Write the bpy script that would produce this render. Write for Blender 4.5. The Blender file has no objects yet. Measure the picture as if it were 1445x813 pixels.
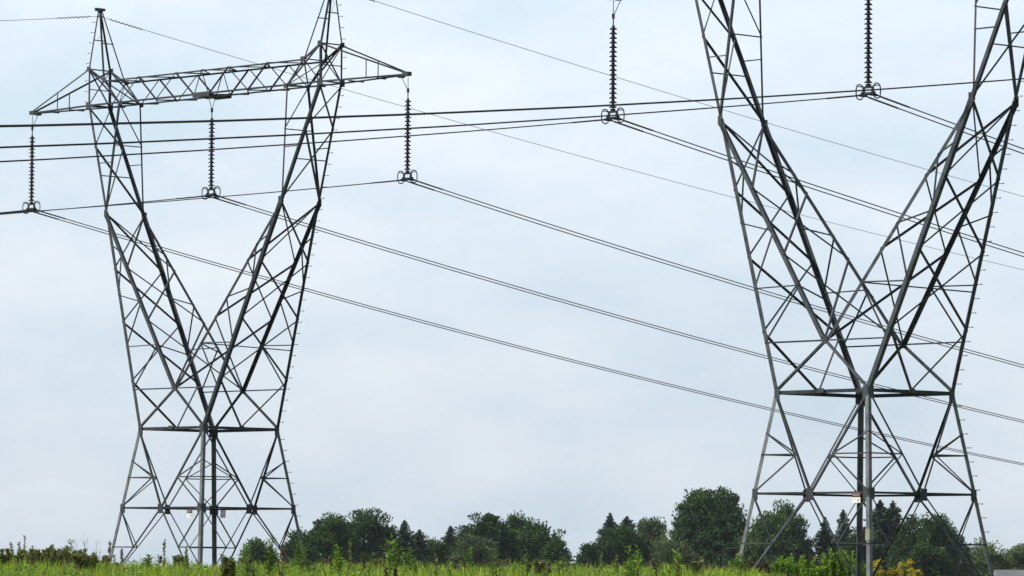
import bpy, math, random
import numpy as np
from mathutils import Vector, Matrix
R = math.radians
C = bpy.context.scene.collection
sc = bpy.context.scene

# ------------------------------------------------------------------ camera
FPX = 6545.4; PITCH = R(3.443); ROLL = R(-0.35); EYE = 1.6
cam_d = bpy.data.cameras.new('camera'); cam = bpy.data.objects.new('camera', cam_d); C.objects.link(cam)
cam_d.sensor_width = 36.0; cam_d.lens = FPX / 1445 * 36.0
cam_d.clip_start = 0.5; cam_d.clip_end = 20000
_f = Vector((0, math.cos(PITCH), math.sin(PITCH)))
_r0 = Vector((1, 0, 0)); _u0 = Vector((0, -math.sin(PITCH), math.cos(PITCH)))
_r = _r0 * math.cos(ROLL) - _u0 * math.sin(ROLL)
_u = _r0 * math.sin(ROLL) + _u0 * math.cos(ROLL)
cam.matrix_world = Matrix(((_r.x, _u.x, -_f.x, 0), (_r.y, _u.y, -_f.y, 0), (_r.z, _u.z, -_f.z, EYE), (0, 0, 0, 1)))
sc.camera = cam

# ------------------------------------------------------------------ world, sun, exposure
SUN_EL, SUN_AZ = 46.0, -98.0          # azimuth from +Y (view direction), negative = left
world = bpy.data.worlds.new('World'); sc.world = world; world.use_nodes = True
wt = world.node_tree; wt.nodes.clear()
def wn(t, **k):
    n = wt.nodes.new(t)
    for a, b in k.items(): setattr(n, a, b)
    return n
sky = wn('ShaderNodeTexSky'); sky.sky_type = 'NISHITA'; sky.sun_disc = False
sky.sun_elevation = R(SUN_EL); sky.sun_rotation = R(SUN_AZ); sky.dust_density = 3.0; sky.air_density = 1.0
tc = wn('ShaderNodeTexCoord')
mp = wn('ShaderNodeMapping'); mp.inputs['Scale'].default_value = (7, 7, 16)
nz = wn('ShaderNodeTexNoise'); nz.inputs['Scale'].default_value = 1.6; nz.inputs['Detail'].default_value = 6; nz.inputs['Roughness'].default_value = .56
rp = wn('ShaderNodeValToRGB'); rp.color_ramp.elements[0].position = .33; rp.color_ramp.elements[1].position = .68
rp.color_ramp.elements[0].color = (4.85, 6.0, 6.95, 1); rp.color_ramp.elements[1].color = (6.9, 7.35, 7.9, 1)
# the thin cloud veil is a little brighter higher up
sx = wn('ShaderNodeSeparateXYZ'); mr = wn('ShaderNodeMapRange')
mr.inputs['From Min'].default_value = -0.01; mr.inputs['From Max'].default_value = .13
mr.inputs['To Min'].default_value = .87; mr.inputs['To Max'].default_value = 1.10
ml = wn('ShaderNodeMixRGB', blend_type='MULTIPLY'); ml.inputs[0].default_value = 1
mx = wn('ShaderNodeMixRGB'); mx.inputs[0].default_value = .88
bg = wn('ShaderNodeBackground'); bg.inputs['Strength'].default_value = .1
wo = wn('ShaderNodeOutputWorld')
L = wt.links.new
L(tc.outputs['Generated'], mp.inputs['Vector']); L(mp.outputs[0], nz.inputs['Vector']); L(nz.outputs['Fac'], rp.inputs[0])
L(tc.outputs['Generated'], sx.inputs[0]); L(sx.outputs['Z'], mr.inputs['Value'])
L(rp.outputs[0], ml.inputs[1]); L(mr.outputs[0], ml.inputs[2])
mr2 = wn('ShaderNodeMapRange'); mr2.interpolation_type = 'SMOOTHSTEP'   # a hazy sky is brightest low down and deeper overhead
mr2.inputs['From Min'].default_value = .16; mr2.inputs['From Max'].default_value = .75; mr2.inputs['To Min'].default_value = 1; mr2.inputs['To Max'].default_value = .42
ml2 = wn('ShaderNodeMixRGB', blend_type='MULTIPLY'); ml2.inputs[0].default_value = 1
L(sx.outputs['Z'], mr2.inputs['Value']); L(ml.outputs[0], ml2.inputs[1]); L(mr2.outputs[0], ml2.inputs[2])
L(sky.outputs[0], mx.inputs[1]); L(ml2.outputs[0], mx.inputs[2]); L(mx.outputs[0], bg.inputs[0]); L(bg.outputs[0], wo.inputs[0])

sd = bpy.data.lights.new('sun', 'SUN'); sd.energy = 5.0; sd.angle = R(.6); sd.color = (1, .95, .87)
sun = bpy.data.objects.new('sun', sd); C.objects.link(sun)
to_sun = Vector((math.sin(R(SUN_AZ)) * math.cos(R(SUN_EL)), math.cos(R(SUN_AZ)) * math.cos(R(SUN_EL)), math.sin(R(SUN_EL))))
sun.rotation_euler = to_sun.to_track_quat('Z', 'Y').to_euler(); sun.location = (-40, 20, 60)
vs = sc.view_settings; vs.view_transform = 'Standard'; vs.look = 'None'; vs.exposure = 0.43; vs.gamma = 1; vs.use_curve_mapping = False

# ------------------------------------------------------------------ helpers
rng = np.random.default_rng(7); random.seed(7)
def tag(o, label=None, cat=None, group=None, kind=None):
    if label: o['label'] = label
    if cat: o['category'] = cat
    if group: o['group'] = group
    if kind: o['kind'] = kind
    return o
def empty(name, loc, rz=0, label=None, cat=None, group=None):
    o = bpy.data.objects.new(name, None); C.objects.link(o); o.location = loc; o.rotation_euler = (0, 0, rz)
    o.empty_display_size = .3
    return tag(o, label, cat, group)
def copy_tree(o, parent=None):
    c = o.copy(); C.objects.link(c)
    if parent: c.parent = parent
    for ch in [x for x in KIDS.get(o.name, [])]:
        d = copy_tree(ch, c); KIDS.setdefault(c.name, []).append(d)
    return c
KIDS = {}
def link(name, me, mat=None, parent=None, smooth=False):
    o = bpy.data.objects.new(name, me); C.objects.link(o)
    if mat: me.materials.append(mat)
    if smooth:
        me.polygons.foreach_set('use_smooth', [True] * len(me.polygons))
    if parent: o.parent = parent; KIDS.setdefault(parent.name, []).append(o)
    return o
class MB:
    def __init__(s): s.v = []; s.f = []
    def add(s, vs_, fs):
        n = len(s.v); s.v += [tuple(p) for p in vs_]; s.f += [tuple(i + n for i in f) for f in fs]
    def angle(s, p0, p1, a, t, u, v):
        """steel angle section from p0 to p1; heel on the line, flanges towards u and v"""
        p0, p1, u, v = Vector(p0), Vector(p1), Vector(u), Vector(v)
        d = (p1 - p0).normalized()
        u = (u - d * u.dot(d)).normalized()
        w = d.cross(u)
        if w.dot(v) < 0: w = -w
        pr = [(0, 0), (a, 0), (a, t), (t, t), (t, a), (0, a)]
        vv = [p0 + u * x + w * y for x, y in pr] + [p1 + u * x + w * y for x, y in pr]
        s.add(vv, [(0, 1, 7, 6), (1, 2, 8, 7), (2, 3, 9, 8), (3, 4, 10, 9), (4, 5, 11, 10), (5, 0, 6, 11),
                   (5, 4, 3, 0), (3, 2, 1, 0), (6, 9, 10, 11), (6, 7, 8, 9)])
    def box(s, c, sx_, sy_, sz_, rot=None):
        c = Vector(c); m = rot or Matrix.Identity(3)
        vv = [c + m @ Vector((x * sx_ / 2, y * sy_ / 2, z * sz_ / 2)) for x in (-1, 1) for y in (-1, 1) for z in (-1, 1)]
        s.add(vv, [(0, 1, 3, 2), (4, 6, 7, 5), (0, 4, 5, 1), (2, 3, 7, 6), (0, 2, 6, 4), (1, 5, 7, 3)])
    def bar(s, p0, p1, w, h=None, up=(0, 0, 1)):
        p0, p1 = Vector(p0), Vector(p1); h = h or w
        d = (p1 - p0); l = d.length; d.normalize(); up = Vector(up)
        x = d.cross(up)
        if x.length < 1e-4: x = d.cross(Vector((1, 0, 0)))
        x.normalize(); y = d.cross(x)
        s.box((p0 + p1) / 2, l, w, h, Matrix((d, x, y)).transposed())
    def tube(s, pts, r, n=6, closed=False, caps=True):
        pts = [Vector(p) for p in pts]; m = len(pts); rs = r if hasattr(r, '__len__') else [r] * m
        base = len(s.v); px = None
        for i, p in enumerate(pts):
            if closed: t = pts[(i + 1) % m] - pts[i - 1]
            else: t = pts[min(i + 1, m - 1)] - pts[max(i - 1, 0)]
            t.normalize()
            if px is None:
                px = t.cross(Vector((0, 0, 1)))
                if px.length < .05: px = t.cross(Vector((1, 0, 0)))
            px = (px - t * px.dot(t)).normalized(); py = t.cross(px)
            for k in range(n):
                a = 2 * math.pi * k / n
                s.v.append(tuple(p + (px * math.cos(a) + py * math.sin(a)) * rs[i]))
        for i in range(m if closed else m - 1):
            for k in range(n):
                a0 = base + i * n + k; a1 = base + i * n + (k + 1) % n
                b0 = base + ((i + 1) % m) * n + k; b1 = base + ((i + 1) % m) * n + (k + 1) % n
                s.f.append((a0, a1, b1, b0))
        if not closed and caps:
            s.f.append(tuple(base + k for k in range(n))[::-1]); s.f.append(tuple(base + (m - 1) * n + k for k in range(n)))
    def lathe(s, prof, n=12, c=(0, 0, 0)):
        base = len(s.v)
        for r, z in prof:
            for k in range(n):
                a = 2 * math.pi * k / n; s.v.append((c[0] + r * math.cos(a), c[1] + r * math.sin(a), c[2] + z))
        for i in range(len(prof) - 1):
            for k in range(n):
                s.f.append((base + i * n + k, base + i * n + (k + 1) % n, base + (i + 1) * n + (k + 1) % n, base + (i + 1) * n + k))
        s.f.append(tuple(base + k for k in range(n))[::-1]); s.f.append(tuple(base + (len(prof) - 1) * n + k for k in range(n)))
    def mesh(s, name):
        me = bpy.data.meshes.new(name); me.from_pydata(s.v, [], s.f); me.update(); return me
    def build(s, name, mat, parent=None, smooth=False):
        return link(name, s.mesh(name), mat, parent, smooth)

# ------------------------------------------------------------------ materials
def mat_base(name):
    m = bpy.data.materials.new(name); m.use_nodes = True
    return m, m.node_tree, m.node_tree.nodes['Principled BSDF']
def mix_mat(name, c0, c1, scale=3.0, rough=.6, metal=0.0, island=False, transl=0.0, detail=4, spec=.3, bump=0, c2=None, ng=.5):
    m, t, b = mat_base(name); n = t.nodes; l = t.links.new
    g = n.new('ShaderNodeTexCoord'); nz_ = n.new('ShaderNodeTexNoise')
    nz_.inputs['Scale'].default_value = scale; nz_.inputs['Detail'].default_value = detail
    l(g.outputs['Object'], nz_.inputs['Vector'])
    r = n.new('ShaderNodeValToRGB'); r.color_ramp.elements[0].color = (*c0, 1); r.color_ramp.elements[1].color = (*c1, 1)
    r.color_ramp.elements[0].position = .3; r.color_ramp.elements[1].position = .7
    if c2:
        e = r.color_ramp.elements.new(.9); e.color = (*c2, 1)
    if island:
        ge = n.new('ShaderNodeNewGeometry'); ad = n.new('ShaderNodeMath'); ad.operation = 'MULTIPLY_ADD'
        ad.inputs[1].default_value = ng; 
        mu = n.new('ShaderNodeMath'); mu.operation = 'MULTIPLY'; mu.inputs[1].default_value = 1 - ng if ng < 1 else 0
        l(nz_.outputs['Fac'], mu.inputs[0]); l(ge.outputs['Random Per Island'], ad.inputs[0]); l(mu.outputs[0], ad.inputs[2])
        l(ad.outputs[0], r.inputs[0])
    else: l(nz_.outputs['Fac'], r.inputs[0])
    l(r.outputs[0], b.inputs['Base Color'])
    b.inputs['Roughness'].default_value = rough; b.inputs['Metallic'].default_value = metal
    b.inputs['Specular IOR Level'].default_value = spec
    if transl > 0:
        tr = n.new('ShaderNodeBsdfTranslucent'); ms = n.new('ShaderNodeMixShader'); ms.inputs[0].default_value = transl
        l(r.outputs[0], tr.inputs['Color'])
        l(b.outputs[0], ms.inputs[1]); l(tr.outputs[0], ms.inputs[2]); l(ms.outputs[0], n['Material Output'].inputs[0])
    if bump:
        bn = n.new('ShaderNodeBump'); bn.inputs['Strength'].default_value = bump; l(nz_.outputs['Fac'], bn.inputs['Height']); l(bn.outputs[0], b.inputs['Normal'])
    return m
M = {}
M['steel'] = mix_mat('galvanised_steel', (.019, .024, .029), (.058, .067, .075), 3.5, .6, .08, spec=.15, detail=8)
def vary_by_object(m, lo, hi):
    t = m.node_tree; b = t.nodes['Principled BSDF']; src = b.inputs['Base Color'].links[0].from_socket
    oi = t.nodes.new('ShaderNodeObjectInfo'); mr_ = t.nodes.new('ShaderNodeMapRange'); mr_.inputs['To Min'].default_value = lo; mr_.inputs['To Max'].default_value = hi
    mm = t.nodes.new('ShaderNodeMixRGB'); mm.blend_type = 'MULTIPLY'; mm.inputs[0].default_value = 1
    t.links.new(oi.outputs['Random'], mr_.inputs['Value']); t.links.new(src, mm.inputs[1]); t.links.new(mr_.outputs[0], mm.inputs[2]); t.links.new(mm.outputs[0], b.inputs['Base Color'])
M['steel_leg'] = mix_mat('pale_leg_steel', (.045, .052, .056), (.135, .146, .152), 3.5, .6, .12, spec=.28, detail=8)  # legs get a paler grey than the limbs and crossarm
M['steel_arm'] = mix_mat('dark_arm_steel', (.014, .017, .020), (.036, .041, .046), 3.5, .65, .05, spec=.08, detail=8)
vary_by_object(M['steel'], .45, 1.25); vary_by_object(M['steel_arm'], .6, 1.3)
M['plate'] = mix_mat('gusset_steel', (.020, .024, .028), (.045, .05, .055), 5, .6, .1)
M['bolt'] = mix_mat('bolt_steel', (.08, .085, .09), (.12, .12, .12), 5, .5, .4)
M['porcelain'] = mix_mat('glazed_porcelain', (.008, .009, .012), (.016, .017, .021), 4, .45, 0, spec=.2)
M['fitting'] = mix_mat('cast_fitting', (.012, .014, .017), (.028, .03, .034), 6, .55, .2)
M['wire'] = mix_mat('weathered_conductor', (.025, .028, .034), (.05, .053, .06), .4, .5, .4)
M['ground'] = mix_mat('field_soil', (.035, .055, .015), (.07, .085, .025), .25, .95, detail=8)
M['grass'] = mix_mat('meadow_grass', (.10, .21, .010), (.36, .47, .035), .35, .65, spec=.15, island=True, transl=.38, c2=(.38, .36, .11), ng=.45)
M['weed'] = mix_mat('weed_leaf', (.045, .10, .012), (.16, .26, .035), 1.5, .55, island=True, transl=.35)
M['weed_bright'] = mix_mat('bright_weed_leaf', (.07, .17, .010), (.24, .38, .035), 1.5, .55, island=True, transl=.4)
M['brush'] = mix_mat('brush_leaf', (.075, .095, .025), (.25, .27, .09), 1.2, .65, island=True, transl=.25, c2=(.15, .085, .045))
M['brown'] = mix_mat('withered_leaf', (.05, .035, .018), (.13, .10, .045), 1.2, .7, island=True, transl=.2)
M['stem'] = mix_mat('plant_stem', (.04, .045, .018), (.09, .085, .04), 6, .7)
M['deadstem'] = mix_mat('dead_stem', (.035, .025, .018), (.075, .055, .035), 6, .8)
M['twig'] = mix_mat('bleached_twig', (.22, .21, .20), (.36, .34, .32), 6, .8)
M['flower'] = mix_mat('goldenrod_flower', (.26, .22, .012), (.50, .40, .03), 3, .6, island=True, transl=.3)
M['bark'] = mix_mat('bark', (.035, .03, .025), (.09, .075, .06), 4, .9, bump=.4)
M['roof'] = mix_mat('shed_roof_metal', (.10, .105, .11), (.14, .145, .15), 1.0, .55, .1)
M['boards'] = mix_mat('shed_boards', (.12, .08, .06), (.2, .15, .12), 2.0, .8)
def leafmat(n, a, b, tr=.3): M[n] = mix_mat(n, a, b, .5, .8, spec=.1, island=True, transl=tr, ng=.5)
leafmat('leaf_dark', (.017, .040, .018), (.064, .120, .034))
leafmat('leaf_mid', (.024, .054, .020), (.090, .150, .042))
leafmat('leaf_pale', (.08, .12, .045), (.19, .24, .09))
leafmat('leaf_grey', (.045, .070, .038), (.12, .15, .075))
leafmat('needle', (.018, .034, .022), (.055, .085, .048), .1)

# ------------------------------------------------------------------ ground (structure)
def sm(a, b, x):
    t = np.clip((x - a) / (b - a), 0, 1); return t * t * (3 - 2 * t)
def gz(x, y):
    x = np.asarray(x, float); y = np.asarray(y, float)
    z = .68 * sm(15, 112, y) - 3.1 * sm(175, 340, y)
    ratio = x / np.maximum(y, 1)
    crest = .42 * np.exp(-((y - 96) / 16.0) ** 2) * (1 - sm(.048, .066, ratio)) 
    z = z + crest + .035 * np.sin(x * .55 + 1.3) * np.cos(y * .21) * sm(40, 70, y) * (1 - sm(180, 260, y))
    return z
def sheet(name, xs, ys, mat, zoff=0):
    X, Y = np.meshgrid(xs, ys); Z = gz(X, Y) + zoff
    vv = np.stack([X, Y, Z], -1).reshape(-1, 3); nx, ny = len(xs), len(ys)
    i = np.arange(nx - 1)[None, :] + nx * np.arange(ny - 1)[:, None]; i = i.reshape(-1)
    f = np.stack([i, i + 1, i + 1 + nx, i + nx], -1)
    me = bpy.data.meshes.new(name); me.from_pydata(vv.tolist(), [], f.tolist()); me.update()
    return link(name, me, mat, None, True)
xs = np.unique(np.concatenate([np.linspace(-6000, -60, 14), np.linspace(-60, 60, 121), np.linspace(60, 6000, 14)]))
ys = np.unique(np.concatenate([np.linspace(-2000, -20, 8), np.linspace(-20, 200, 111), np.linspace(200, 400, 21), np.linspace(400, 9000, 12)]))
tag(sheet('ground', xs, ys, M['ground']), kind='structure')

# ------------------------------------------------------------------ the lattice tower (local axes: x along the crossarm, y along the line)
W, ZW = 1.678, 5.559; RR, ZR = 2.091, 2.883; FT = 2.536
XK, YK, ZK = 4.549, .863, 13.065
XO, YO, ZB = 6.023, .486, 16.907
XI, ZT = 4.339, 18.209; XIT, ZIT = 5.18, 17.745; XT = 9.728
ZP = 6.907; XP, ZPK = 6.03, 20.33; TIPY = .07
def lerp(a, b, t): return Vector(a).lerp(Vector(b), t)
def outer(sx_, sy_, z):
    if z <= ZK: t = (z - ZW) / (ZK - ZW); return lerp((sx_ * W, sy_ * W, ZW), (sx_ * XK, sy_ * YK, ZK), t)
    t = (z - ZK) / (ZB - ZK); return lerp((sx_ * XK, sy_ * YK, ZK), (sx_ * XO, sy_ * YO, ZB), t)
def yz(z): return abs(outer(1, 1, z).y)
def inner(sx_, sy_, z):
    if z <= ZK: t = (z - ZP) / (ZK - ZP); return lerp((0, sy_ * yz(ZP), ZP), (sx_ * XK, sy_ * YK, ZK), t)
    t = (z - ZK) / (ZB - ZK); return lerp((sx_ * XK, sy_ * YK, ZK), (sx_ * XI, sy_ * YO, ZB), t)
def leg(sx_, sy_, z):
    t = (ZW - z) / (ZW - 0); h = W + (FT - W) * t; return Vector((sx_ * h, sy_ * h, z))
_j = [0]
def jit():
    _j[0] = (_j[0] * 7 + 3) % 11; return .001 * (1 + _j[0])
def member(parent, name, p0, p1, n, a=.06, t=.008, mat='steel', flip=1):
    """one brace: flange flat on the face with outward normal n, the other flange pointing inwards"""
    p0, p1, n = Vector(p0), Vector(p1), Vector(n).normalized()
    d = (p1 - p0).normalized(); u = d.cross(n).normalized() * flip; a *= .74
    off = n * jit() - u * a * .5
    m = MB(); m.angle(p0 + off, p1 + off, a, t, u, -n)
    return m.build(name, M[mat], parent)

def build_tower(name, loc, yaw, label):
    T = empty(name, loc, -yaw, label, 'transmission tower', 'lattice towers of the power line')
    X, Y = Vector((1, 0, 0)), Vector((0, 1, 0))
    cx = [(-1, -1), (1, -1), (1, 1), (-1, 1)]
    # --- lower body
    for sx_, sy_ in cx:
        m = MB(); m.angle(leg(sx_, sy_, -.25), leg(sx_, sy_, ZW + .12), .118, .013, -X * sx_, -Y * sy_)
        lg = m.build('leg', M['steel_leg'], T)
        for z in (ZR, ZW - .03):
            g = MB(); c = leg(sx_, sy_, z)
            g.box(c + Vector((-sx_ * .10, sy_ * .012, -.02)), .19, .012, .30); g.box(c + Vector((sx_ * .012, -sy_ * .10, -.02)), .012, .19, .30)
            g.build('gusset_plate', M['plate'], lg)
        if (sx_, sy_) == (1, 1): boltleg = lg
    wf = MB(); rf = MB()
    faces = []
    for k in range(4):
        a, b = cx[k], cx[(k + 1) % 4]
        n = (Vector((a[0] + b[0], a[1] + b[1], 0))).normalized()
        faces.append((a, b, n))
        for mb, z, s in ((wf, ZW, .095), (rf, ZR, .058)):
            p0, p1 = leg(*a, z), leg(*b, z); off = -n * .016 + Vector((0, 0, s * .5))
            mb.angle(p0 + off, p1 + off, s, .010, (0, 0, -1), -n)
    W_ = wf.build('waist_frame', M['steel_arm'], T); R_ = rf.build('ring_frame', M['steel_arm'], T)
    for a, b, n in faces:
        mid = (leg(*a, ZR) + leg(*b, ZR)) / 2
        g = MB(); tx = Vector((0, 0, 1)).cross(n)
        rot = Matrix((tx, n, Vector((0, 0, 1)))).transposed()
        g.box(mid + n * .02 + Vector((0, 0, -.03)), .24, .014, .32, rot); [g.box(mid + n * .03 + tx * bx + Vector((0, 0, bz)), .022, .02, .022, rot) for bx in (-.08, -.03, .03, .08) for bz in (-.14, -.07, .02, .09)]; g.build('gusset_plate', M['plate'], R_)
        wm = (leg(*a, ZW) + leg(*b, ZW)) / 2
        g = MB(); g.box(wm + n * .02 + Vector((0, 0, .02)), .22, .012, .12, rot); g.build('gusset_plate', M['plate'], W_)
        for q in (a, b):
            top, foot = leg(*q, ZW), leg(*q, 0)
            member(T, 'brace', lerp(top, mid, .02), mid, n, .076, .009)
            member(T, 'brace', mid, lerp(mid, foot, .985), n, .054, .008)
            z1 = ZW - (ZW - ZR) * .616; z2 = ZW - (ZW - ZR) * .40
            dn = lerp(top, mid, .616)
            member(T, 'strut', leg(*q, z1), dn, n, .05, .006)
            member(T, 'strut', leg(*q, z2), dn, n, .045, .006)
            member(T, 'strut', dn, leg(*q, ZR), n, .045, .006)
            z3 = 1.56; dn = lerp(mid, foot, (ZR - z3) / ZR)
            member(T, 'strut', leg(*q, z3), dn, n, .05, .006)
            member(T, 'strut', leg(*q, ZR), dn, n, .05, .006)
    # --- the two limbs of the fork
    za = [ZK, 11.1, 9.23, 7.19]
    for s in (-1, 1):
        m = MB()
        for y in (-1, 1):
            m.angle(outer(s, y, ZW - .02), outer(s, y, ZK), .125, .013, -X * s, -Y * y)
            m.angle(outer(s, y, ZK), outer(s, y, ZB), .098, .011, -X * s, -Y * y)
            m.angle(outer(s, y, ZB), (s * XO, y * YO, ZT), .07, .010, -X * s, -Y * y)
            m.angle(inner(s, y, ZP), inner(s, y, ZK), .105, .011, X * s, -Y * y)
            m.angle(inner(s, y, ZK), inner(s, y, ZB), .062, .009, X * s, -Y * y)
        Lb = m.build('limb', M['steel'], T)
        if s == 1: boltlimb = Lb
        else: leftlimb = Lb
        no = (Vector((1, 0, -.4)) * s); no = Vector((s, 0, -.35)).normalized(); ni = -no
        # outer side face: crossed panels, then a V to the waist beam
        for i in range(3):
            za0, za1 = za[i], za[i + 1]
            for y in (-1, 1): member(Lb, 'brace', outer(s, y, za0), outer(s, -y, za1), no, .07, .008, flip=y)
        for y in (-1, 1): member(Lb, 'brace', outer(s, y, za[3]), (s * W, 0, ZW + .05), no, .075, .008, flip=y)
        # inner side face
        zi = [ZK, 11.11, 9.26, ZP]
        for i in range(3):
            for y in (-1, 1): member(Lb, 'brace', inner(s, y, zi[i]), inner(s, -y, zi[i + 1]), ni, .07, .008, flip=-y)
        # faces across the line: thin zigzag between outer and inner chord
        seq = [(0, 11.98), (1, 11.65), (0, 10.19), (1, 9.91), (0, 8.38), (1, 8.41), (0, ZP)]
        for y in (-1, 1):
            n = Vector((0, y, .1))
            pt = [(outer if q == 0 else inner)(s, y, z) for q, z in seq]
            for i in range(len(pt) - 1): member(Lb, 'strut', pt[i], pt[i + 1], n, .048, .006)
            member(Lb, 'strut', (0, y * yz(ZP), ZP), outer(s, y, ZP), n, .055, .007)
            # P node down to the waist corners
            member(Lb, 'brace', (0, y * yz(ZP), ZP), (s * W, y * W, ZW + .03), n, .09, .009)
            # upper limb struts
            member(Lb, 'strut', outer(s, y, 14.85), inner(s, y, 14.85), n, .045, .006)
        member(Lb, 'strut', inner(s, -1, 8.41), outer(s, 1, 8.2), (0, 0, 1), .045, .006)
        # upper limb: two crossed panels on the outer side, struts, single diagonal inside
        zm = 15.45
        for y in (-1, 1):
            member(Lb, 'brace', outer(s, y, ZB - .05), outer(s, -y, zm), X * s, .06, .007, flip=y)
            member(Lb, 'brace', outer(s, y, zm), outer(s, -y, ZK + .05), X * s, .075, .008, flip=y)
        member(Lb, 'strut', outer(s, -1, 14.42), outer(s, 1, 14.42), X * s, .05, .006)
        member(Lb, 'strut', inner(s, -1, zm), inner(s, 1, zm), -X * s, .05, .006)
        member(Lb, 'brace', inner(s, s, ZB), inner(s, -s, zm), -X * s, .06, .007)
        # cage where the limb passes the crossarm
        for y in (-1, 1):
            n = Vector((0, y, 0))
            ob, ib, ot, it = (s * XO, y * YO, ZB), (s * XI, y * YO, ZB), (s * XO, y * YO, ZT), (s * XIT, y * YO, ZIT)
            member(Lb, 'brace', ob, it, n, .055, .007); member(Lb, 'brace', ot, ib, n, .06, .007)
            member(Lb, 'brace', ot, it, n, .075, .008); member(Lb, 'brace', it, ib, n, .055, .007)
            member(Lb, 'brace', (s * XO, y * YO, ZT), (s * XO, -y * YO, ZB), X * s, .05, .006, flip=y)
            member(Lb, 'strut', (s * XIT, y * YO, ZIT), (s * XI, -y * YO, ZB), -X * s, .045, .006, flip=y)
        member(Lb, 'strut', (s * XO, -YO, ZT), (s * XO, YO, ZT), X * s, .06, .007)
        member(Lb, 'strut', (s * XO, -YO, 17.5), (s * XO, YO, 17.5), X * s, .045, .006)
        member(Lb, 'strut', (s * XIT, -YO, ZIT), (s * XIT, YO, ZIT), X * s, .055, .007)
        member(Lb, 'strut', (s * XO, -YO, ZB + .04), (s * XO, YO, ZB + .04), X * s, .07, .008)
        member(Lb, 'strut', (s * XI, -YO, ZB + .03), (s * XI, YO, ZB + .03), X * s, .06, .008)
        # gusset plates
        for y in (-1, 1):
            for c, w_, h_ in ((outer(s, y, ZK), .17, .26), (outer(s, y, ZB + .02), .24, .22), (Vector((s * XO, y * YO, ZT)), .2, .17),
                              (Vector((s * XIT, y * YO, ZIT)), .2, .16), (inner(s, y, ZB), .16, .16)):
                g = MB(); g.box(Vector(c) + Vector((-s * .03, y * .022, 0)), w_, .012, h_); g.build('gusset_plate', M['plate'], Lb)
    for y in (-1, 1):
        g = MB(); g.box((0, y * (yz(ZP) + .016), ZP), .20, .012, .20); g.build('gusset_plate', M['plate'], T)
    member(T, 'strut', inner(1, -1, 8.41), inner(-1, 1, 8.2), (0, 0, 1), .045, .006)
    # --- crossarm
    m = MB()
    for y in (-1, 1):
        for s in (-1, 1):
            m.angle((0, y * YO, ZB), (s * XO, y * YO, ZB), .058, .009, (0, 0, 1), (0, -y, 0))
            m.angle((s * XO, y * YO, ZB), (s * XT, y * TIPY, ZB), .055, .009, (0, 0, 1), (0, -y, 0))
            m.angle((s * XO, y * YO, ZT), (s * (XT - .05), y * TIPY, ZB + .1), .05, .008, (0, 0, -1), (0, -y, 0))
            m.angle((0, y * YO, ZIT), (s * XIT, y * YO, ZIT), .055, .009, (0, 0, -1), (0, -y, 0))
    CA = m.build('crossarm', M['steel_arm'], T)
    xb = [XI, 2.38, .37]; xt = [3.35, 1.35, 0]
    for y in (-1, 1):
        n = Vector((0, y, 0))
        for s in (-1, 1):
            pts = [(s * xb[0], ZB), (s * xt[0], ZIT), (s * xb[1], ZB), (s * xt[1], ZIT), (s * xb[2], ZB), (0, ZIT)]
            for i in range(5):
                p, q = pts[i], pts[i + 1]
                member(CA, 'web_member', (p[0], y * YO, p[1]), (q[0], y * YO, q[1]), n, .062 if i % 2 else .052, .007, mat='steel_arm')
            xm = 8.0; t = (xm - XO) / (XT - XO); yv = y * (YO + (TIPY - YO) * t)
            member(CA, 'web_member', (s * xm, yv, ZB + .05), (s * xm, yv, ZT + (ZB + .1 - ZT) * t - .03), n, .055, .007, mat='steel_arm')
    # plan bracing
    for zz, xl in ((ZB - .012, [-XO, -5.2, -XI, -3.4, -2.38, -1.35, -.37]), (ZIT + .012, [-XIT, -4.2, -3.35, -2.35, -1.35, -.7, 0])):
        for s in (1, -1):
            for i in range(len(xl) - 1):
                a_ = 1 if i % 2 else -1
                member(CA, 'web_member', (s * xl[i], a_ * YO, zz), (s * xl[i + 1], -a_ * YO, zz), (0, 0, 1), .05, .006, mat='steel_arm')
    for s in (-1, 1):
        for q in (.33, .66):
            xx = XO + (XT - XO) * q; yy = YO + (TIPY - YO) * q
            member(CA, 'web_member', (s * xx, -yy, ZB - .01), (s * xx, yy, ZB - .01), (0, 0, 1), .05, .006)
        g = MB(); g.box((s * (XT - .06), 0, ZB + .045), .26, .19, .13); g.box((s * (XT - .32), 0, ZB - .03), .2, .16, .07)
        g.build('end_plate', M['plate'], CA)
    g = MB(); g.box((-.22, 0, ZB - .035), .13, 1.04, .07); g.box((.22, 0, ZB - .035), .13, 1.04, .07)
    g.box((0, 0, ZB - .085), .60, .16, .03); g.box((0, -YO - .02, ZB), .85, .014, .17); g.box((0, YO + .02, ZB), .85, .014, .17)
    g.build('hanger_beam', M['plate'], CA)
    # --- earth wire peaks
    pks = {}
    for s in (-1, 1):
        m = MB(); ap = lambda dx, dy: Vector((s * XP + dx, dy, ZPK))
        for y in (-1, 1):
            m.angle((s * XO, y * YO, ZT), ap(s * .05, y * .05), .052, .008, -X * s, -Y * y)
            m.angle((s * XIT, y * YO, ZIT), ap(-s * .05, y * .05), .050, .008, X * s, -Y * y)
        Pk = m.build('peak', M['steel_arm'], T); pks[s] = Pk
        t = (19.25 - ZT) / (ZPK - ZT)
        member(Pk, 'strut', lerp((s * XO, -YO, ZT), ap(s * .05, -.05), t), lerp((s * XO, YO, ZT), ap(s * .05, .05), t), X * s, .05, .006)
        t = (19.1 - ZIT) / (ZPK - ZIT)
        member(Pk, 'strut', lerp((s * XIT, -YO, ZIT), ap(-s * .05, -.05), t), lerp((s * XIT, YO, ZIT), ap(-s * .05, .05), t), -X * s, .05, .006)
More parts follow.
